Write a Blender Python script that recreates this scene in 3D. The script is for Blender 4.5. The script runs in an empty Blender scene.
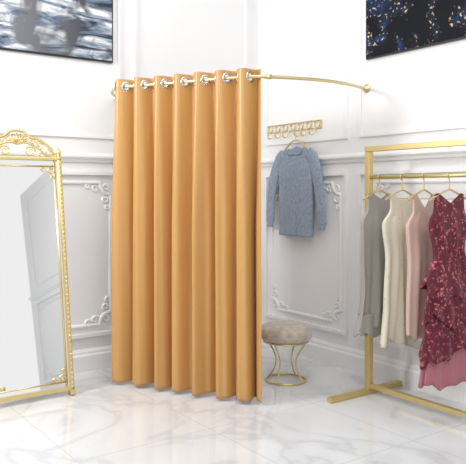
import bpy, math, random
from mathutils import Vector, Matrix
random.seed(4)
S = bpy.context.scene
COL = S.collection
pi = math.pi

# ---------------------------------------------------------------- materials
def new_mat(name):
    m = bpy.data.materials.new(name); m.use_nodes = True
    nt = m.node_tree
    return m, nt, nt.nodes["Principled BSDF"]

def simple(name, col, rough=0.5, metal=0.0, sheen=0.0, spec=None):
    m, nt, b = new_mat(name)
    b.inputs["Base Color"].default_value = (*col, 1)
    b.inputs["Roughness"].default_value = rough
    b.inputs["Metallic"].default_value = metal
    if sheen:
        b.inputs["Sheen Weight"].default_value = sheen
    if spec is not None:
        b.inputs["Specular IOR Level"].default_value = spec
    return m

def add_bump(m, kind="noise", scale=80, strength=0.2, dist=0.002, stretch=(1, 1, 1)):
    nt = m.node_tree; b = nt.nodes["Principled BSDF"]
    tc = nt.nodes.new("ShaderNodeTexCoord"); mp = nt.nodes.new("ShaderNodeMapping")
    mp.inputs["Scale"].default_value = stretch
    nt.links.new(tc.outputs["Object"], mp.inputs["Vector"])
    t = nt.nodes.new("ShaderNodeTexNoise"); t.inputs["Scale"].default_value = scale
    t.inputs["Detail"].default_value = 4
    nt.links.new(mp.outputs["Vector"], t.inputs["Vector"])
    bp = nt.nodes.new("ShaderNodeBump"); bp.inputs["Strength"].default_value = strength
    bp.inputs["Distance"].default_value = dist
    nt.links.new(t.outputs["Fac"], bp.inputs["Height"])
    nt.links.new(bp.outputs["Normal"], b.inputs["Normal"])
    return t, mp

def ramp(nt, stops):
    r = nt.nodes.new("ShaderNodeValToRGB")
    el = r.color_ramp.elements
    el[0].position, el[0].color = stops[0][0], (*stops[0][1], 1)
    el[1].position, el[1].color = stops[-1][0], (*stops[-1][1], 1)
    for p, c in stops[1:-1]:
        e = el.new(p); e.color = (*c, 1)
    return r

GOLD = simple("gold_metal", (0.74, 0.60, 0.29), 0.32, 0.8)
GOLD_PALE = simple("pale_gold_metal", (0.74, 0.61, 0.33), 0.35, 0.75)
GOLD_RACK = simple("satin_gold_steel", (0.66, 0.52, 0.23), 0.38, 0.7)
CHROME = simple("chrome", (0.62, 0.64, 0.67), 0.22, 1.0)
WALL = simple("white_wall_paint", (0.84, 0.84, 0.845), 0.4)
add_bump(WALL, "noise", 30, 0.03, 0.001)
TRIMM = simple("white_moulding_paint", (0.85, 0.85, 0.852), 0.3)

FLOOR, nt, b = new_mat("polished_marble_tile")
tc = nt.nodes.new("ShaderNodeTexCoord")
n1 = nt.nodes.new("ShaderNodeTexNoise"); n1.inputs["Scale"].default_value = 1.3; n1.inputs["Detail"].default_value = 8
n1.inputs["Distortion"].default_value = 1.1
nt.links.new(tc.outputs["Object"], n1.inputs["Vector"])
r1 = ramp(nt, [(0.38, (0.75, 0.757, 0.77)), (0.47, (0.70, 0.71, 0.73)), (0.502, (0.60, 0.615, 0.64)), (0.54, (0.71, 0.72, 0.735)), (0.7, (0.76, 0.766, 0.777))])
nt.links.new(n1.outputs["Fac"], r1.inputs["Fac"])
br = nt.nodes.new("ShaderNodeTexBrick"); br.offset = 0.0
br.inputs["Scale"].default_value = 1.0; br.inputs["Brick Width"].default_value = 0.8; br.inputs["Row Height"].default_value = 0.8
br.inputs["Mortar Size"].default_value = 0.0025
br.inputs["Mortar"].default_value = (0.52, 0.54, 0.56, 1)
nt.links.new(tc.outputs["Object"], br.inputs["Vector"])
nt.links.new(r1.outputs["Color"], br.inputs["Color1"]); nt.links.new(r1.outputs["Color"], br.inputs["Color2"])
nt.links.new(br.outputs["Color"], b.inputs["Base Color"])
b.inputs["Roughness"].default_value = 0.04
b.inputs["Specular IOR Level"].default_value = 0.9

CURT = simple("golden_satin_fabric", (0.54, 0.295, 0.096), 0.34, 0.0, 0.05)
nt = CURT.node_tree; b = nt.nodes["Principled BSDF"]
t, mp = add_bump(CURT, "noise", 34, 0.22, 0.004, (1, 1, 0.06))
rc = ramp(nt, [(0.3, (0.525, 0.284, 0.092)), (0.7, (0.56, 0.307, 0.102))])
nt.links.new(t.outputs["Fac"], rc.inputs["Fac"]); nt.links.new(rc.outputs["Color"], b.inputs["Base Color"])

SWEAT = simple("blue_knit", (0.30, 0.37, 0.48), 0.9, 0, 0.2)
t, mp = add_bump(SWEAT, "noise", 100, 0.8, 0.007, (1, 1, 0.45))
nt = SWEAT.node_tree
rc = ramp(nt, [(0.35, (0.22, 0.28, 0.37)), (0.65, (0.34, 0.40, 0.49))])
nt.links.new(t.outputs["Fac"], rc.inputs["Fac"]); nt.links.new(rc.outputs["Color"], nt.nodes["Principled BSDF"].inputs["Base Color"])
SEAT = simple("taupe_velvet", (0.50, 0.43, 0.36), 0.85, 0, 0.5)
nt = SEAT.node_tree
t, mp = add_bump(SEAT, "noise", 22, 0.3, 0.004)
rc = ramp(nt, [(0.35, (0.42, 0.365, 0.30)), (0.65, (0.60, 0.54, 0.46))])
nt.links.new(t.outputs["Fac"], rc.inputs["Fac"]); nt.links.new(rc.outputs["Color"], nt.nodes["Principled BSDF"].inputs["Base Color"])
MIRROR = simple("mirror_glass", (0.97, 0.975, 0.98), 0.02, 1.0)
BACKING = simple("mirror_backing_board", (0.25, 0.2, 0.14), 0.8)
DARKF = simple("black_frame", (0.015, 0.016, 0.02), 0.35)

def floral(name, base, spots, scale, thr=0.35, rough=0.8):
    m, nt, b = new_mat(name)
    tc = nt.nodes.new("ShaderNodeTexCoord")
    nz = nt.nodes.new("ShaderNodeTexNoise"); nz.inputs["Scale"].default_value = scale * 1.3; nz.inputs["Detail"].default_value = 3
    nt.links.new(tc.outputs["Object"], nz.inputs["Vector"])
    mixv = nt.nodes.new("ShaderNodeMixRGB"); mixv.inputs["Fac"].default_value = 0.08
    nt.links.new(tc.outputs["Object"], mixv.inputs["Color1"]); nt.links.new(nz.outputs["Color"], mixv.inputs["Color2"])
    v = nt.nodes.new("ShaderNodeTexVoronoi"); v.inputs["Scale"].default_value = scale
    nt.links.new(mixv.outputs["Color"], v.inputs["Vector"])
    r = ramp(nt, [(0.0, spots[0]), (thr * 0.55, spots[1]), (thr, base), (1.0, base)])
    nt.links.new(v.outputs["Distance"], r.inputs["Fac"])
    nt.links.new(r.outputs["Color"], b.inputs["Base Color"])
    b.inputs["Roughness"].default_value = rough
    b.inputs["Sheen Weight"].default_value = 0.1
    return m
TAUPE = simple("grey_taupe_crepe", (0.33, 0.30, 0.275), 0.7, 0, 0.1)
CREAM = floral("cream_print_chiffon", (0.66, 0.62, 0.50), [(0.30, 0.12, 0.14), (0.58, 0.48, 0.40)], 24, 0.20)
ROSE = simple("blush_satin", (0.60, 0.42, 0.36), 0.4, 0, 0.1)
BURG = floral("burgundy_floral_cotton", (0.11, 0.009, 0.022), [(0.66, 0.44, 0.40), (0.38, 0.06, 0.09)], 34, 0.46)
PINK = simple("dusty_pink_chiffon", (0.44, 0.15, 0.19), 0.7, 0, 0.2)
HANGG = simple("brushed_gold_hanger", (0.74, 0.56, 0.24), 0.3, 0.8)

ART1, nt, b = new_mat("abstract_feather_canvas")
tc = nt.nodes.new("ShaderNodeTexCoord"); mp = nt.nodes.new("ShaderNodeMapping")
mp.inputs["Scale"].default_value = (1, 1.0, 4.2); mp.inputs["Rotation"].default_value = (0.75, 0, 0)
nt.links.new(tc.outputs["Object"], mp.inputs["Vector"])
n = nt.nodes.new("ShaderNodeTexNoise"); n.inputs["Scale"].default_value = 3.0; n.inputs["Detail"].default_value = 11; n.inputs["Distortion"].default_value = 0.8
n.inputs["Roughness"].default_value = 0.6
nt.links.new(mp.outputs["Vector"], n.inputs["Vector"])
r = ramp(nt, [(0.38, (0.03, 0.035, 0.05)), (0.47, (0.16, 0.21, 0.29)), (0.53, (0.40, 0.44, 0.48)), (0.60, (0.78, 0.80, 0.81))])
nt.links.new(n.outputs["Fac"], r.inputs["Fac"])
sep = nt.nodes.new("ShaderNodeSeparateXYZ"); nt.links.new(tc.outputs["Object"], sep.inputs["Vector"])
mrg = nt.nodes.new("ShaderNodeMapRange"); mrg.inputs["From Min"].default_value = -0.5; mrg.inputs["From Max"].default_value = 0.5
nt.links.new(sep.outputs["Y"], mrg.inputs["Value"])
rbg = ramp(nt, [(0.0, (0.22, 0.23, 0.25)), (0.55, (0.12, 0.125, 0.14)), (1.0, (0.02, 0.022, 0.028))])
nt.links.new(mrg.outputs["Result"], rbg.inputs["Fac"])
n3 = nt.nodes.new("ShaderNodeTexNoise"); n3.inputs["Scale"].default_value = 2.8; n3.inputs["Detail"].default_value = 3; n3.inputs["Distortion"].default_value = 0.8
nt.links.new(tc.outputs["Object"], n3.inputs["Vector"])
mk = ramp(nt, [(0.45, (0, 0, 0)), (0.55, (1, 1, 1))]); nt.links.new(n3.outputs["Fac"], mk.inputs["Fac"])
mxa = nt.nodes.new("ShaderNodeMixRGB")
nt.links.new(mk.outputs["Color"], mxa.inputs["Fac"]); nt.links.new(rbg.outputs["Color"], mxa.inputs["Color1"]); nt.links.new(r.outputs["Color"], mxa.inputs["Color2"])
nt.links.new(mxa.outputs["Color"], b.inputs["Base Color"])
b.inputs["Roughness"].default_value = 0.6
b.inputs["Specular IOR Level"].default_value = 0.25
ART2, nt, b = new_mat("dark_gold_fleck_canvas")
tc = nt.nodes.new("ShaderNodeTexCoord")
v = nt.nodes.new("ShaderNodeTexNoise"); v.inputs["Scale"].default_value = 46; v.inputs["Detail"].default_value = 6
nt.links.new(tc.outputs["Object"], v.inputs["Vector"])
r = ramp(nt, [(0.0, (0, 0, 0)), (0.60, (0, 0, 0)), (0.66, (0.8, 0.55, 0.22)), (1.0, (1, .8, .4))])
nt.links.new(v.outputs["Fac"], r.inputs["Fac"])
n = nt.nodes.new("ShaderNodeTexNoise"); n.inputs["Scale"].default_value = 4.0; n.inputs["Detail"].default_value = 3; n.inputs["Distortion"].default_value = 1.0
nt.links.new(tc.outputs["Object"], n.inputs["Vector"])
rb = ramp(nt, [(0.50, (0.002, 0.003, 0.006)), (0.64, (0.010, 0.035, 0.10)), (0.76, (0.03, 0.10, 0.24))])
nt.links.new(n.outputs["Fac"], rb.inputs["Fac"])
msk = ramp(nt, [(0.46, (0, 0, 0)), (0.56, (1, 1, 1))])
nt.links.new(n.outputs["Fac"], msk.inputs["Fac"])
mu = nt.nodes.new("ShaderNodeMixRGB"); mu.blend_type = 'MULTIPLY'; mu.inputs["Fac"].default_value = 1
nt.links.new(r.outputs["Color"], mu.inputs["Color1"]); nt.links.new(msk.outputs["Color"], mu.inputs["Color2"])
ad = nt.nodes.new("ShaderNodeMixRGB"); ad.blend_type = 'ADD'; ad.inputs["Fac"].default_value = 1
nt.links.new(mu.outputs["Color"], ad.inputs["Color1"]); nt.links.new(rb.outputs["Color"], ad.inputs["Color2"])
nt.links.new(ad.outputs["Color"], b.inputs["Base Color"]); b.inputs["Roughness"].default_value = 0.6
b.inputs["Specular IOR Level"].default_value = 0.2

# ---------------------------------------------------------------- mesh helpers
def box(c, s, bev=0.0):
    cx, cy, cz = c; sx, sy, sz = [k / 2 for k in s]
    vs = [(cx + i * sx, cy + j * sy, cz + k * sz) for i in (-1, 1) for j in (-1, 1) for k in (-1, 1)]
    fs = [(0, 1, 3, 2), (4, 6, 7, 5), (0, 4, 5, 1), (2, 3, 7, 6), (0, 2, 6, 4), (1, 5, 7, 3)]
    return vs, fs

def tube(pts, r, closed=False, seg=10, squash=1.0, up=None):
    pts = [Vector(p) for p in pts]; n = len(pts)
    vs, fs = [], []
    prev = None
    for i, p in enumerate(pts):
        a = pts[(i - 1) % n] if (closed or i > 0) else p
        c = pts[(i + 1) % n] if (closed or i < n - 1) else p
        t = (c - a)
        if t.length < 1e-9: t = Vector((0, 0, 1))
        t.normalize()
        if up is not None:
            nn = Vector(up) - t * t.dot(Vector(up))
            if nn.length < 1e-4: nn = t.orthogonal()
        elif prev is None:
            nn = t.orthogonal()
        else:
            nn = prev - t * prev.dot(t)
        nn.normalize(); prev = nn
        bb = t.cross(nn)
        rr = r[i] if isinstance(r, (list, tuple)) else r
        for k in range(seg):
            th = 2 * pi * k / seg
            vs.append(tuple(p + nn * (math.cos(th) * rr * squash) + bb * (math.sin(th) * rr)))
    m = n if closed else n - 1
    for i in range(m):
        for k in range(seg):
            a = i * seg + k; b2 = i * seg + (k + 1) % seg
            c = ((i + 1) % n) * seg + (k + 1) % seg; d = ((i + 1) % n) * seg + k
            fs.append((a, b2, c, d))
    if not closed:
        fs.append(tuple(range(seg - 1, -1, -1)))
        fs.append(tuple((n - 1) * seg + k for k in range(seg)))
    return vs, fs

def torus(c, axis, R, r, seg=28, rs=10, squash=1.0):
    axis = Vector(axis).normalized(); a = axis.orthogonal().normalized(); b2 = axis.cross(a)
    pts = [Vector(c) + a * (R * math.cos(2 * pi * i / seg)) + b2 * (R * math.sin(2 * pi * i / seg)) for i in range(seg)]
    return tube(pts, r, True, rs, squash, up=tuple(axis))

def lathe(profile, seg=40, c=(0, 0, 0)):
    vs, fs = [], []
    for (r, z) in profile:
        for k in range(seg):
            th = 2 * pi * k / seg
            vs.append((r * math.cos(th) + c[0], r * math.sin(th) + c[1], z + c[2]))
    n = len(profile)
    for i in range(n - 1):
        for k in range(seg):
            fs.append((i * seg + k, i * seg + (k + 1) % seg, (i + 1) * seg + (k + 1) % seg, (i + 1) * seg + k))
    fs.append(tuple(range(seg - 1, -1, -1))); fs.append(tuple((n - 1) * seg + k for k in range(seg)))
    return vs, fs

def merge(*shapes):
    V, F = [], []
    for vs, fs in shapes:
        o = len(V); V += list(vs); F += [tuple(i + o for i in f) for f in fs]
    return V, F

def obj(name, shape, mat, parent=None, smooth=True, bevel=0, solid=0, sub=0, loc=(0, 0, 0), rot=(0, 0, 0), kind=None, label=None, category=None):
    import bmesh
    vs, fs = shape
    me = bpy.data.meshes.new(name); me.from_pydata([tuple(v) for v in vs], [], fs); me.update()
    bm = bmesh.new(); bm.from_mesh(me)
    bmesh.ops.recalc_face_normals(bm, faces=bm.faces); bm.to_mesh(me); bm.free()
    me.materials.append(mat)
    for p in me.polygons: p.use_smooth = smooth
    o = bpy.data.objects.new(name, me); COL.objects.link(o)
    o.location = loc; o.rotation_euler = rot
    if parent: o.parent = parent
    if solid:
        m = o.modifiers.new("thick", 'SOLIDIFY'); m.thickness = solid; m.offset = 0
    if bevel:
        m = o.modifiers.new("bev", 'BEVEL'); m.width = bevel; m.segments = 3; m.limit_method = 'ANGLE'
    if sub:
        m = o.modifiers.new("sub", 'SUBSURF'); m.levels = sub; m.render_levels = sub
    if kind: o["kind"] = kind
    if label: o["label"] = label
    if category: o["category"] = category
    return o

def thing(name, loc, label, category, rot=(0, 0, 0), group=None):
    e = bpy.data.objects.new(name, None); COL.objects.link(e)
    e.location = loc; e.rotation_euler = rot; e.empty_display_size = 0.1
    e["label"] = label; e["category"] = category
    if group: e["group"] = group
    return e

def catmull(P, n=12, closed=False):
    P = [Vector(p) for p in P]; out = []
    N = len(P); m = N if closed else N - 1
    for i in range(m):
        p1, p2 = P[i], P[(i + 1) % N]
        p0 = P[(i - 1) % N] if (closed or i > 0) else p1 * 2 - p2
        p3 = P[(i + 2) % N] if (closed or i + 2 < N) else p2 * 2 - p1
        for k in range(n):
            t = k / n
            out.append(0.5 * ((2 * p1) + (p2 - p0) * t + (2 * p0 - 5 * p1 + 4 * p2 - p3) * t * t + (3 * p1 - p0 - 3 * p2 + p3) * t ** 3))
    if not closed: out.append(P[-1])
    return out

def off(shape, d):
    return [(v[0] - d[0], v[1] - d[1], v[2] - d[2]) for v in shape[0]], shape[1]

# ---------------------------------------------------------------- room shell
H = 3.4
obj("floor", box((3.4, -2.9, -0.05), (7.0, 6.2, 0.1)), FLOOR, smooth=False, kind="structure")
obj("wall_north", box((3.45, 0.05, H / 2), (6.9, 0.1, H)), WALL, smooth=False, kind="structure")
obj("wall_west", box((-0.05, -2.95, H / 2), (0.1, 6.1, H)), WALL, smooth=False, kind="structure")

def prof_n(x0, x1, pr, z0=0):
    vs = [(x0, -a, z0 + z) for a, z in pr] + [(x1, -a, z0 + z) for a, z in pr]
    n = len(pr)
    fs = [(i, (i + 1) % n, n + (i + 1) % n, n + i) for i in range(n)] + [tuple(range(n)), tuple(range(2 * n - 1, n - 1, -1))]
    return vs, fs
def swapw(shape):  # north-wall shape (x,-d,z) -> west wall (d,-x,z)
    return [(-y, -x, z) for x, y, z in shape[0]], shape[1]
BP = [(0, 0), (0.03, 0), (0.03, 0.115), (0.02, 0.13), (0.02, 0.145), (0.008, 0.165), (0, 0.165)]
RP = [(0, -0.035), (0.014, -0.035), (0.018, -0.018), (0.028, -0.01), (0.040, 0.0), (0.040, 0.014), (0.024, 0.02), (0.014, 0.03), (0, 0.035)]
obj("baseboard_north", prof_n(0, 6.9, BP), TRIMM, smooth=False, kind="structure")
obj("baseboard_west", swapw(prof_n(0, 6.0, BP)), TRIMM, smooth=False, kind="structure")

def scallop(x0, x1, z0, z1, r):
    P = []
    def arc(cx, cz, a0, a1):
        for i in range(13):
            a = a0 + (a1 - a0) * i / 12
            P.append((cx + r * math.cos(a), -0.003, cz + r * math.sin(a)))
    arc(x0, z0, pi / 2, 0); arc(x1, z0, pi, pi / 2); arc(x1, z1, -pi / 2, -pi); arc(x0, z1, 0, -pi / 2)
    return P
def rectframe(x0, x1, z0, z1, w, d):
    return merge(box(((x0 + x1) / 2, -d / 2, z0), (x1 - x0 + w, d, w)), box(((x0 + x1) / 2, -d / 2, z1), (x1 - x0 + w, d, w)),
                 box((x0, -d / 2, (z0 + z1) / 2), (w, d, z1 - z0 - w)), box((x1, -d / 2, (z0 + z1) / 2), (w, d, z1 - z0 - w)))
def spiral(cx, cz, R, a0, turns, sgn):
    P = []
    for i in range(26):
        t = i / 25; a = a0 + sgn * turns * 2 * pi * t; r = R * (1 - 0.8 * t)
        P.append((cx + r * math.cos(a), -0.005, cz + r * math.sin(a)))
    return tube(P, [0.011 * (1 - 0.4 * i / 25) for i in range(26)], False, 6)
def panel(x0, x1, z0, z1):
    sh = [rectframe(x0, x1, z0, z1, 0.026, 0.028),
          tube(scallop(x0 + 0.07, x1 - 0.07, z0 + 0.07, z1 - 0.07, 0.09), 0.015, True, 8)]
    for sx, cx in ((1, x0 + 0.075), (-1, x1 - 0.075)):
        for sz, cz in ((1, z0 + 0.075), (-1, z1 - 0.075)):
            sh.append(spiral(cx + sx * 0.035, cz + sz * 0.035, 0.030, math.atan2(sz, sx), 1.3, 1))
            sh.append(spiral(cx + sx * 0.125, cz + sz * 0.035, 0.026, math.atan2(sz, -sx), 1.2, -sx * sz))
            sh.append(spiral(cx + sx * 0.035, cz + sz * 0.125, 0.026, math.atan2(-sz, sx), 1.2, sx * sz))
            sh.append(spiral(cx + sx * 0.185, cz + sz * 0.018, 0.020, math.atan2(sz, -sx), 1.2, -sx * sz))
            sh.append(spiral(cx + sx * 0.018, cz + sz * 0.185, 0.020, math.atan2(-sz, sx), 1.2, sx * sz))
    return merge(*sh)
tn = 1
def trim(shape, west=False):
    global tn
    if west: shape = swapw(shape)
    obj("trim_%d" % tn, shape, TRIMM, smooth=False, kind="structure"); tn += 1
trim(prof_n(0, 6.9, RP, 1.62)); trim(prof_n(0, 6.0, RP, 1.62), True)
for a, b2 in ((0.14, 1.12), (1.26, 2.9), (3.04, 4.7), (4.84, 6.6)):
    trim(panel(a, b2, 0.27, 1.50))
    trim(rectframe(a, b2, 1.78, 3.2, 0.022, 0.014))
for a, b2 in ((0.14, 1.25), (1.39, 2.7), (2.84, 4.3)):
    trim(panel(a, b2, 0.27, 1.50), True)
    trim(rectframe(a, b2, 1.78, 3.2, 0.022, 0.014), True)

# ---------------------------------------------------------------- wall art
art = thing("wall_art", (0, -1.95, 2.36), "canvas print of pale wispy feathers on dark grey", "picture")
obj("frame", merge(box((0.012, 0, 0.4), (0.024, 1.01, 0.80))), DARKF, art, False, bevel=0.003)
obj("canvas", box((0.026, 0, 0.4), (0.006, 0.985, 0.775)), ART1, art, False)
art = thing("wall_art", (1.90, 0, 2.34), "black canvas print with gold flecks and blue haze", "picture")
obj("frame", box((0, -0.012, 0.4), (1.14, 0.024, 0.80)), DARKF, art, False, bevel=0.003)
obj("canvas", box((0, -0.026, 0.4), (1.115, 0.006, 0.775)), ART2, art, False)

# ---------------------------------------------------------------- curtain rod
RZ = 2.095
ctrl = [(0.012, -1.40, RZ), (0.24, -1.56, RZ), (0.45, -1.615, RZ), (0.60, -1.565, RZ), (0.78, -1.46, RZ), (0.96, -1.365, RZ),
        (1.17, -1.26, RZ), (1.36, -1.145, RZ), (1.44, -1.02, RZ + 0.002), (1.468, -0.66, RZ + 0.016), (1.42, -0.33, RZ + 0.026), (1.318, -0.012, RZ + 0.034)]
path = catmull(ctrl, 16)
rodT = thing("curtain_rod", (0.7, -0.8, 2.09), "curved gold curtain rod fixed across the room corner", "curtain rod")
o0 = (0.7, -0.8, 2.09)
obj("rod", off(tube(path, 0.0115, False, 14), o0), GOLD_PALE, rodT)
fl = [(0.0005, 0), (0.034, 0), (0.034, 0.006), (0.028, 0.011), (0.017, 0.014), (0.016, 0.035), (0.0005, 0.035)]
def flange(c, axis):
    vs, fs = lathe(fl, 24)
    q = Vector((0, 0, 1)).rotation_difference(Vector(axis))
    return [tuple(q @ Vector(v) + Vector(c)) for v in vs], fs
obj("wall_flange", off(flange((0, -1.395, RZ), (1, 0, 0)), o0), GOLD_PALE, rodT)
obj("wall_flange", off(flange((1.322, 0, RZ + 0.034), (0, -1, 0)), o0), GOLD_PALE, rodT)

cum = [0]
for i in range(1, len(path)):
    cum.append(cum[-1] + (Vector(path[i].xy) - Vector(path[i - 1].xy)).length)
def at(s):
    s = max(0, min(cum[-1], s))
    for i in range(1, len(cum)):
        if cum[i] >= s:
            t = (s - cum[i - 1]) / max(1e-9, cum[i] - cum[i - 1])
            p = path[i - 1].lerp(path[i], t)
            a = path[max(0, i - 3)]; c = path[min(len(path) - 1, i + 2)]
            T = Vector((c.x - a.x, c.y - a.y)).normalized()
            return p, T
    return path[-1], Vector((0, 1))
def s_near(x, y):
    best = min(range(len(path)), key=lambda i: (path[i].x - x) ** 2 + (path[i].y - y) ** 2)
    return cum[best]
s0, s1 = s_near(0.44, -1.612) + 0.02, s_near(1.36, -1.145) + 0.088
L = s1 - s0
NW = 7; per = L / NW
pc, Tc = at(s1 + 0.05)
T3 = Vector((Tc.x, Tc.y, 0))
obj("joint_collar", off(tube([pc - T3 * 0.018, pc + T3 * 0.018], 0.0155, False, 16), o0), GOLD_PALE, rodT)

cu = thing("curtain", (0.95, -1.3, 0.0), "golden tan satin eyelet curtain hanging in folds on curved rod", "curtain")
cb = Vector((0.95, -1.3, 0))
NC = NW * 44
zs = [2.146 - 0.0055 * i for i in range(18)]
while zs[-1] > 0.09: zs.append(zs[-1] - 0.045)
zs += [0.05, 0.045, 0.0]
zs = sorted(set(round(z, 4) for z in zs), reverse=True)
def fabric(i, z):
    u = i / 44.0
    h = 1 - z / 2.14
    hh = min(1, h * 2.2)
    A = (0.045 + 0.007 * hh) * (1 + 0.14 * hh * math.sin(u * 2.9 + 0.8))
    ph = hh * (0.50 * math.sin(u * 1.9 + 0.6 + 0.4 * z) + 0.28 * math.sin(u * 4.7 + z * 0.9)) * 0.15
    a = 2 * pi * (u + ph)
    sn = math.sin(a)
    w = sn + hh * (0.17 * math.sin(2 * a + 1.7 * math.sin(u * 1.3)) + 0.08 * math.sin(3 * a + u * 2.0 + z * 0.7))
    ss = s0 + u * per - (0.004 + 0.007 * hh) * math.cos(a) + 0.003
    p, T = at(ss)
    N = Vector((T.y, -T.x))
    zz = z
    if z < 0.06:
        zz = max(0.02, z) if z > 0.0 else 0.022 + 0.006 * (1 - sn) * 0.5
    return Vector((p.x + N.x * A * w, p.y + N.y * A * w, zz))
V, F = [], []
for z in zs:
    for i in range(NC + 1):
        V.append(fabric(i, z) - cb)
gro = []
for k in range(NW * 2):
    i = k * 22 + 0
    if k == 0: i = 4
    p = fabric(i, RZ); q = fabric(i + 1, RZ)
    gro.append((p, (q - p).normalized()))
for j in range(len(zs) - 1):
    for i in range(NC):
        a = j * (NC + 1) + i
        c = (V[a] + V[a + NC + 2]) / 2 + cb
        if zs[j] > 2.03 and any((c - g[0]).length < 0.026 for g in gro): continue
        F.append((a, a + 1, a + NC + 2, a + NC + 1))
obj("fabric_panel", (V, F), CURT, cu, solid=0.0025)
for p, t in gro:
    ax = Vector((t.y, -t.x, 0))
    obj("grommet", torus(p - cb, ax, 0.0295, 0.0075, 36, 10, 0.7), CHROME, cu, label="chrome eyelet ring")

# ---------------------------------------------------------------- standing mirror
lean = math.atan2(0.253, 1.63)
mir = thing("floor_mirror", (0.509, -2.270, 0.0), "tall leaning floor mirror with ornate gold scroll frame", "mirror")
W2 = 0.30
def mloc(u, w, d=0):
    return (-(w * math.sin(lean)) + d * math.cos(lean), u, w * math.cos(lean) + d * math.sin(lean))
def mp_shape(shape):
    return [mloc(v[0], v[2], -v[1]) for v in shape[0]], shape[1]
GH = 1.58
def bar(u0, u1, w0, w1, d0, d1):
    return box(((u0 + u1) / 2, -(d0 + d1) / 2, (w0 + w1) / 2), (abs(u1 - u0), abs(d1 - d0), abs(w1 - w0)))
fr = merge(bar(-W2, -W2 + 0.026, 0.0, GH + 0.06, 0, 0.03), bar(W2 - 0.026, W2, 0.0, GH + 0.06, 0, 0.03),
           bar(-W2, W2, 0.03, 0.06, 0, 0.03), bar(-W2, W2, GH + 0.01, GH + 0.034, 0, 0.03))
obj("frame", mp_shape(fr), GOLD, mir, False, bevel=0.005)
bead = []
bl = [(0.001, -0.008), (0.006, -0.006), (0.009, 0), (0.006, 0.006), (0.001, 0.008)]
for s in (1, -1):
    for k in range(52):
        bead.append(lathe(bl, 8, (s * (W2 - 0.013), -0.030, 0.05 + k * 0.0305)))
ob = obj("beaded_edge", mp_shape(merge(*bead)), GOLD, mir)
ob["kind"] = "stuff"
obj("mirror_glass", mp_shape(bar(-W2 + 0.016, W2 - 0.016, 0.045, GH + 0.015, 0.006, 0.014)), MIRROR, mir, False)
obj("backing_board", mp_shape(bar(-W2 + 0.015, W2 - 0.015, 0.04, GH + 0.012, -0.006, 0.005)), BACKING, mir, False)
def P2(u, w): return (u, -0.018, w)
def sp(cx, cz, R, a0, turns, sgn, r=0.007):
    P = []
    for i in range(30):
        t = i / 29; a = a0 + sgn * turns * 2 * pi * t; rr = R * (1 - 0.78 * t)
        P.append((cx + rr * math.cos(a), -0.018, cz + rr * math.sin(a)))
    return tube(P, [r * (1 - 0.35 * i / 29) for i in range(30)], False, 8)
cr = []
inn = [bar(-W2 + 0.044, -W2 + 0.053, 0.055, GH + 0.012, 0.012, 0.026), bar(W2 - 0.053, W2 - 0.044, 0.055, GH + 0.012, 0.012, 0.026),
       bar(-W2 + 0.040, W2 - 0.040, 0.085, 0.094, 0.012, 0.024), bar(-W2 + 0.040, W2 - 0.040, GH - 0.035, GH - 0.026, 0.012, 0.024)]
top = GH + 0.02
for s in (1, -1):
    cr.append(tube(catmull([P2(s * 0.29, top + 0.03), P2(s * 0.245, top + 0.045), P2(s * 0.215, top + 0.09), P2(s * 0.15, top + 0.135), P2(s * 0.09, top + 0.15), P2(s * 0.045, top + 0.185), P2(0, top + 0.195)], 8), 0.010, False, 8))
    cr.append(tube(catmull([P2(s * 0.29, top + 0.005), P2(s * 0.20, top + 0.03), P2(s * 0.12, top + 0.09), P2(s * 0.05, top + 0.11), P2(0, top + 0.10)], 8), 0.007, False, 8))
    cr.append(sp(s * 0.215, top + 0.055, 0.032, pi / 2, 1.4, -s))
    cr.append(sp(s * 0.155, top + 0.095, 0.034, pi / 2, 1.5, s))
    cr.append(sp(s * 0.085, top + 0.05, 0.040, 0 if s > 0 else pi, 1.5, s))
    cr.append(sp(s * 0.055, top + 0.145, 0.030, pi / 2, 1.4, -s))
    cr.append(sp(s * 0.155, top + 0.030, 0.022, pi, 1.2, s, 0.006))
    cr.append(sp(s * 0.252, top + 0.030, 0.018, pi, 1.2, s, 0.006))
    cr.append(sp(s * 0.105, top + 0.125, 0.020, pi, 1.2, s, 0.006))
    cr.append(tube([P2(s * 0.287, top + 0.02), P2(s * 0.287, top + 0.05), P2(s * 0.287, top + 0.065), P2(s * 0.287, top + 0.08)], [0.013, 0.017, 0.015, 0.003], False, 12))
    for w0, sw_ in ((GH - 0.035, -1), (0.094, 1)):
        inn.append(sp(s * 0.222, w0 + sw_ * 0.022, 0.026, math.atan2(-sw_, s), 1.3, s * sw_, 0.006))
        inn.append(sp(s * 0.172, w0 + sw_ * 0.014, 0.018, math.atan2(-sw_, -s), 1.2, -s * sw_, 0.005))
        inn.append(sp(s * 0.234, w0 + sw_ * 0.068, 0.018, math.atan2(-sw_, s), 1.2, s * sw_, 0.005))
for k in range(7):
    a = pi / 2 + (k - 3) * 0.36
    cr.append(tube([P2(0, top + 0.10), P2(0.035 * math.cos(a), top + 0.10 + 0.035 * math.sin(a)), P2(0.075 * math.cos(a), top + 0.10 + 0.075 * math.sin(a))], [0.005, 0.010, 0.004], False, 8))
obj("inner_trim", mp_shape(merge(*inn)), GOLD, mir)
obj("scroll_crest", mp_shape(merge(*cr)), GOLD, mir)
obj("foot", mp_shape(bar(-W2 - 0.004, -W2 + 0.034, 0.0, 0.03, -0.01, 0.04)), GOLD, mir, False, bevel=0.004)
obj("foot", mp_shape(bar(W2 - 0.034, W2 + 0.004, 0.0, 0.03, -0.01, 0.04)), GOLD, mir, False, bevel=0.004)
aa = Vector(mloc(0, 1.1, -0.012))
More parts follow.
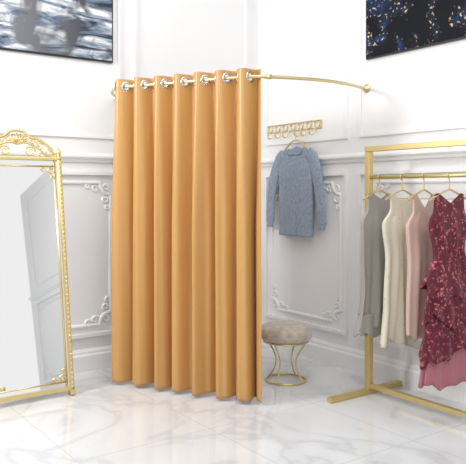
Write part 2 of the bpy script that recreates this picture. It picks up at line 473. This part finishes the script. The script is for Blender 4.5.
obj("easel_leg", merge(tube([aa + Vector((0, -0.12, 0)), Vector((-0.42, -0.16, 0.008))], 0.009, False, 8), tube([aa + Vector((0, 0.12, 0)), Vector((-0.42, 0.16, 0.008))], 0.009, False, 8),
    tube([Vector((-0.42, -0.16, 0.009)), Vector((-0.42, 0.16, 0.009))], 0.008, False, 8)), GOLD, mir)

# ---------------------------------------------------------------- stool
st = thing("round_stool", (1.095, -0.60, 0.0), "round taupe velvet stool on curved gold wire legs", "stool")
prof = [(0.002, 0.290), (0.14, 0.290), (0.168, 0.297), (0.186, 0.315), (0.191, 0.343), (0.186, 0.372), (0.170, 0.395), (0.135, 0.408), (0.065, 0.414), (0.002, 0.415)]
obj("seat", lathe(prof, 56), SEAT, st)
obj("seat_rim", torus((0, 0, 0.288), (0, 0, 1), 0.160, 0.007, 48, 8), GOLD, st)
for k in range(4):
    a = 2 * pi * k / 4 + 0.35
    pts = catmull([(0.158, 0, 0.287), (0.138, 0, 0.255), (0.100, 0, 0.195), (0.082, 0, 0.145), (0.092, 0, 0.09), (0.122, 0, 0.035), (0.142, 0, 0.010)], 8)
    pts = [(p.x * math.cos(a), p.x * math.sin(a), p.z) for p in pts]
    obj("leg", tube(pts, 0.006, False, 8), GOLD, st)
obj("base_ring", torus((0, 0, 0.008), (0, 0, 1), 0.146, 0.007, 48, 8), GOLD, st)

# ---------------------------------------------------------------- wall hook rack
hk = thing("wall_hook_rack", (0.49, 0, 1.91), "gold wall hook rail with open rings and hanging hooks", "hook rack")
obj("rail", merge(box((0, -0.008, -0.032), (0.70, 0.014, 0.007)), box((0, -0.008, 0.030), (0.70, 0.012, 0.005)), box((-0.348, -0.008, 0), (0.006, 0.012, 0.065)), box((0.348, -0.008, 0), (0.006, 0.012, 0.065))), GOLD, hk, False, bevel=0.002)
for k in range(7):
    x = -0.30 + k * 0.10
    obj("ring", torus((x, -0.011, 0), (0, 1, 0), 0.029, 0.0045, 28, 8), GOLD, hk)
for k in range(6):
    x = -0.25 + k * 0.10
    if k == 3: x = 0.100
    elif k > 3: x += 0.03
    pts = catmull([(x, -0.012, -0.03), (x, -0.022, -0.06), (x, -0.038, -0.085), (x, -0.062, -0.088), (x, -0.078, -0.076), (x, -0.080, -0.066)], 6)
    obj("hook", merge(tube(pts, 0.005, False, 8), lathe([(0.001, -0.007), (0.006, -0.005), (0.008, 0), (0.006, 0.005), (0.001, 0.007)], 12, (x, -0.080, -0.060))), GOLD, hk)

# ---------------------------------------------------------------- hangers and garments
def hanger_shape(w, rr, neck=0.085, drop=0.05):
    arc = [(rr * math.cos(a), 0, rr * math.sin(a)) for a in [(-0.35 + i * (pi + 0.35) / 14) for i in range(15)]]
    stem = catmull([arc[-1], (-rr * 0.75, 0, -rr * 0.8), (0, 0, -rr * 1.7), (0, 0, -neck)], 6)
    hook = arc + [tuple(p) for p in stem[1:]]
    arms = catmull([(-w, 0, -neck - drop - 0.012), (-w * 0.85, 0, -neck - drop), (-w * 0.3, 0, -neck - 0.014), (0, 0, -neck), (w * 0.3, 0, -neck - 0.014), (w * 0.85, 0, -neck - drop), (w, 0, -neck - drop - 0.012)], 8)
    b1 = tube([(-w * 0.93, 0, -neck - drop - 0.006), (w * 0.93, 0, -neck - drop - 0.006)], 0.003, False, 8)
    return tube(hook, 0.0036, False, 8), merge(tube(arms, 0.0065, False, 8, 1.0), b1)

def hanger(name, loc, rz, w, rr, label, group=None, neck=0.085, drop=0.05):
    h = thing(name, loc, label, "hanger", (0, 0, rz), group)
    a, b3 = hanger_shape(w, rr, neck, drop)
    obj("hook", a, HANGG, h); obj("arms", b3, HANGG, h)
    return h

def lerp_tab(tab, x):
    if x <= tab[0][0]: return tab[0][1]
    for (a, va), (c, vc) in zip(tab, tab[1:]):
        if x <= c:
            t = (x - a) / (c - a); t = t * t * (3 - 2 * t)
            return va + (vc - va) * t
    return tab[-1][1]

def garment(widths, length, neckw, fdip, bdip, thick, folds, famp, hemwave=0.0, shoulder=(-0.088, -0.135), seed=0, vneck=False, lean_u=0.0):
    rnd = random.Random(seed); ph = rnd.random() * 6; ph2 = rnd.random() * 6
    NP, NQ = 96, 64
    V, F = [], []
    def pt(p, q, side):
        ap = abs(p)
        zsh = shoulder[0] + (shoulder[1] - shoulder[0]) * ap
        dip = fdip if side > 0 else bdip
        zt = zsh
        if ap < neckw:
            k = 1 - ap / neckw
            k = k if vneck else math.sqrt(max(0, 1 - (ap / neckw) ** 2))
            zt = zsh - dip * k
        zb = shoulder[0] - length - hemwave * (math.sin(p * 5 + ph) + 0.6 * math.sin(p * 13 + ph2))
        z = zt + (zb - zt) * q
        d = shoulder[0] - z
        hw = lerp_tab(widths, d)
        rise = min(1, max(0, d - 0.03) / 0.2)
        th = lerp_tab(thick, d)
        rq = max(0, (d - 0.15) / max(0.01, length - 0.15))
        pw = p + 0.05 * rq * math.sin(4 * p + ph2)
        u = p * hw * (1 + 0.05 * rq * math.sin(d * 9 + ph * p)) + lean_u * rq
        f = famp * (0.15 + rq) * math.sin(folds * pw * pi + ph + 0.9 * math.sin(q * 3 + ph2)) * (1 if rq > 0 else 0.3)
        f2 = 0.5 * famp * (0.1 + rq) * math.sin(folds * 2.1 * pw * pi + ph * 2 + 1.4 * q) * (1 if rq > 0 else 0.3)
        v = side * (th * math.sqrt(max(0, 1 - p * p)) * (0.2 + 0.8 * rise) + 0.004) + (f + f2) * (1 - 0.3 * ap)
        if ap > 0.999: v = (f + f2) * 0.7
        return (u, v, z)
    for side in (1, -1):
        o = len(V)
        for j in range(NQ + 1):
            qq = (j / NQ) ** 1.4
            for i in range(NP + 1):
                V.append(pt(-1 + 2 * i / NP, qq, side))
        for j in range(NQ):
            for i in range(NP):
                a = o + j * (NP + 1) + i
                F.append((a, a + 1, a + NP + 2, a + NP + 1))
    return V, F

def strip(widths, z0, z1, amp, n, thick, out=0.006, seed=0, flare=0.02, hem=0.02):
    """loose gathered ruffle with an uneven hem"""
    V, F = [], []; NP = 180; NQ = 12
    for j in range(NQ + 1):
        q = j / NQ
        for i in range(NP):
            a = 2 * pi * i / NP
            zb = z1 + hem * (math.sin(2 * a + seed) + 0.6 * math.sin(5 * a + 2 * seed))
            z = z0 + (zb - z0) * q + (1 - q) * hem * 0.3 * math.sin(3 * a + seed)
            hw = lerp_tab(widths, -0.088 - z) + out + flare * q
            th = thick + out + flare * 0.6 * q
            wv = math.sin(n * a + seed + 0.8 * math.sin(3 * a)) + 0.5 * math.sin((n * 0.6) // 1 * a + 2.1 * seed + q)
            w = amp * q ** 0.8 * wv * (0.7 + 0.3 * math.sin(2 * a + seed))
            V.append(((hw + w) * math.cos(a), (th + w) * math.sin(a), z + 0.008 * math.cos(n * a + seed) * q))
    for j in range(NQ):
        for i in range(NP):
            F.append((j * NP + i, j * NP + (i + 1) % NP, (j + 1) * NP + (i + 1) % NP, (j + 1) * NP + i))
    return V, F

# --- sweater on wall hook (hook at x = 0.59)
wx, wy, wz = 0.590, -0.064, 1.833
hanger("clothes_hanger", (wx, wy, wz), 0, 0.18, 0.011, "gold hanger on wall hook holding the blue sweater", neck=0.045, drop=0.085)
sw = thing("knit_sweater", (wx, wy, wz), "dusty blue knit pullover on a gold hanger against the wall", "sweater")
tabs = [(0, 0.185), (0.06, 0.195), (0.2, 0.205), (0.45, 0.208), (0.64, 0.208), (0.70, 0.200), (0.755, 0.202)]
obj("body", garment(tabs, 0.755, 0.50, 0.075, 0.02, [(0, 0.010), (0.2, 0.028), (0.75, 0.030)], 2.0, 0.009, shoulder=(-0.084, -0.145), seed=2), SWEAT, sw, solid=0.006)
for s in (1, -1):
    pts = catmull([(s * 0.150, 0, -0.162), (s * 0.215, 0, -0.215), (s * 0.268, -0.010, -0.34), (s * 0.302, -0.014, -0.50), (s * 0.318, -0.012, -0.64), (s * 0.322, -0.010, -0.71), (s * 0.324, -0.010, -0.775)], 8)
    n = len(pts)
    rad = []
    for i in range(n):
        t = i / (n - 1)
        r = 0.058 - 0.010 * t
        if t > 0.88: r = 0.037
        r += 0.0015 * math.sin(t * 22 + s)
        rad.append(r)
    obj("sleeve", tube(pts, rad, False, 20, 0.42, up=(0, 1, 0)), SWEAT, sw)
nk = []
for i in range(48):
    a = 2 * pi * i / 48
    x = 0.094 * math.cos(a); ap = abs(x) / 0.19
    zs_ = -0.084 - 0.061 * ap
    k = math.sqrt(max(0, 1 - (abs(x) / 0.095) ** 2))
    nk.append((x, -0.015 * (1 if math.sin(a) < 0 else -0.6), zs_ - k * (0.075 if math.sin(a) < 0 else 0.02)))
obj("collar", tube(nk, 0.009, True, 8), SWEAT, sw)

# --- garment rack
rk = thing("garment_rack", (2.28, -0.346, 0), "gold square tube garment rack with hanging rail", "clothes rack")
X0, X1 = -0.62, 0.62
for x in (X0, X1):
    obj("upright", box((x, 0, 0.825), (0.042, 0.042, 1.60)), GOLD_RACK, rk, False, bevel=0.003)
    obj("foot", box((x, -0.03, 0.0175), (0.042, 0.68, 0.035)), GOLD_RACK, rk, False, bevel=0.003)
obj("top_bar", box((0, 0, 1.645), (1.282, 0.046, 0.035)), GOLD_RACK, rk, False, bevel=0.003)
obj("hanging_rail", tube([(X0 + 0.02, 0, 1.455), (X1 - 0.02, 0, 1.455)], 0.0125, False, 16), GOLD_RACK, rk)
obj("bottom_bar", box((0, 0, 0.055), (1.20, 0.036, 0.03)), GOLD_RACK, rk, False, bevel=0.003)

G = "hangers on the garment rack rail"
rail_z = 1.455; ry = -0.346
spec = [
 ("tank_top", 1.755, TAUPE, "sleeveless grey taupe crepe top with ruffled hem", "top",
   [(0, 0.115), (0.11, 0.12), (0.22, 0.190), (0.6, 0.19), (0.98, 0.225)], 0.90, 0.70, 0.17, 0.06, 2.6, 0.020, True, 0.008),
 ("chiffon_dress", 1.945, CREAM, "sleeveless cream printed chiffon dress", "dress",
   [(0, 0.105), (0.12, 0.11), (0.22, 0.18), (0.42, 0.15), (0.7, 0.18), (0.98, 0.205)], 0.97, 0.76, 0.16, 0.06, 3.0, 0.018, False, 0.02),
 ("slip_dress", 2.115, ROSE, "blush satin slip dress with thin straps", "dress",
   [(0, 0.10), (0.13, 0.105), (0.22, 0.165), (0.45, 0.145), (0.92, 0.18)], 0.90, 0.84, 0.15, 0.12, 2.4, 0.018, True, 0.012),
 ("floral_dress", 2.30, BURG, "burgundy floral ruffled dress with pink ruffled underskirt", "dress",
   [(0, 0.14), (0.11, 0.145), (0.20, 0.185), (0.38, 0.14), (0.6, 0.19), (0.92, 0.215), (1.2, 0.24)], 0.95, 0.78, 0.20, 0.08, 3.0, 0.022, True, 0.02),
]
for i, (nm, x, mat, lab, cat, wd, ln, nw, fd, bdp, fo, fa, vn, hw) in enumerate(spec):
    rz = pi / 2 + [0.06, -0.02, 0.03, 0.02][i]
    hanger("clothes_hanger", (x, ry, rail_z), rz, wd[0][1] + 0.05, 0.0162, "gold hanger hooked over the rack rail", G)
    e = thing(nm, (x, ry, rail_z), lab, cat, (0, 0, rz))
    obj("bodice", garment(wd, ln, nw, fd, bdp, [(0, 0.008), (0.3, 0.032), (1.1, 0.038)], fo, fa, hw, seed=i + 3, vneck=vn, shoulder=(-0.084, -0.112)), mat, e, solid=0.002)
    if nm == "tank_top":
        obj("hem_ruffle", strip(wd, -0.088 - 0.80, -0.088 - 0.94, 0.008, 11, 0.040, seed=1, flare=0.012, hem=0.012), mat, e, solid=0.002)
    if nm == "floral_dress":
        obj("underskirt", strip(wd, -0.088 - 0.70, -0.088 - 1.14, 0.015, 11, 0.036, out=-0.014, seed=1.4, flare=0.04, hem=0.02), PINK, e, solid=0.002, label="dusty pink ruffled underskirt")
        obj("ruffle", strip(wd, -0.088 - 0.38, -0.088 - 0.60, 0.020, 9, 0.030, seed=2.2, flare=0.045, hem=0.05), mat, e, solid=0.002)
        obj("ruffle", strip(wd, -0.088 - 0.58, -0.088 - 0.78, 0.018, 10, 0.036, seed=0.7, flare=0.04, hem=0.04), mat, e, solid=0.002)
        obj("ruffle", strip(wd, -0.088 - 0.76, -0.088 - 0.98, 0.018, 11, 0.040, seed=4.1, flare=0.04, hem=0.035), mat, e, solid=0.002)

# ---------------------------------------------------------------- lights, world, camera
w = bpy.data.worlds.new("World"); S.world = w; w.use_nodes = True
wn = w.node_tree; bg = wn.nodes["Background"]
wtc = wn.nodes.new("ShaderNodeTexCoord"); sx = wn.nodes.new("ShaderNodeSeparateXYZ")
wn.links.new(wtc.outputs["Generated"], sx.inputs["Vector"])
mr = wn.nodes.new("ShaderNodeMapRange")
mr.inputs["From Min"].default_value = -0.5; mr.inputs["From Max"].default_value = 0.8
mr.inputs["To Min"].default_value = 0.26; mr.inputs["To Max"].default_value = 0.88
wn.links.new(sx.outputs["X"], mr.inputs["Value"]); wn.links.new(mr.outputs["Result"], bg.inputs["Strength"])
bg.inputs["Color"].default_value = (1.0, 0.998, 0.993, 1)
def area(name, loc, target, size, power, col=(1, 1, 1)):
    l = bpy.data.lights.new(name, 'AREA'); l.size = size; l.energy = power; l.color = col
    o = bpy.data.objects.new(name, l); COL.objects.link(o); o.location = loc
    d = Vector(target) - Vector(loc); o.rotation_euler = d.to_track_quat('-Z', 'Y').to_euler()
    return o
area("softbox_light", (0.7, -4.4, 2.7), (1.1, -0.9, 1.0), 0.7, 80, (1, 0.995, 0.985))
area("fill_light", (5.2, -3.0, 3.2), (0.9, -0.6, 1.0), 1.2, 26, (1, 0.998, 0.995))
area("overhead_fill_light", (2.4, -1.7, 3.8), (1.8, -0.9, 0), 2.0, 40)  # unseen overhead lamp added to brighten the room and the mirror's reflection

cam = bpy.data.cameras.new("Camera"); co = bpy.data.objects.new("Camera", cam); COL.objects.link(co)
co.location = (4.79, -3.735, 1.35); co.rotation_euler = (pi / 2, 0, math.atan2(0.811, 0.585))
cam.lens = 36 * 670 / 466; cam.sensor_width = 36; cam.shift_y = -39 / 466; cam.clip_start = 0.05
S.camera = co
S.view_settings.view_transform = 'Standard'
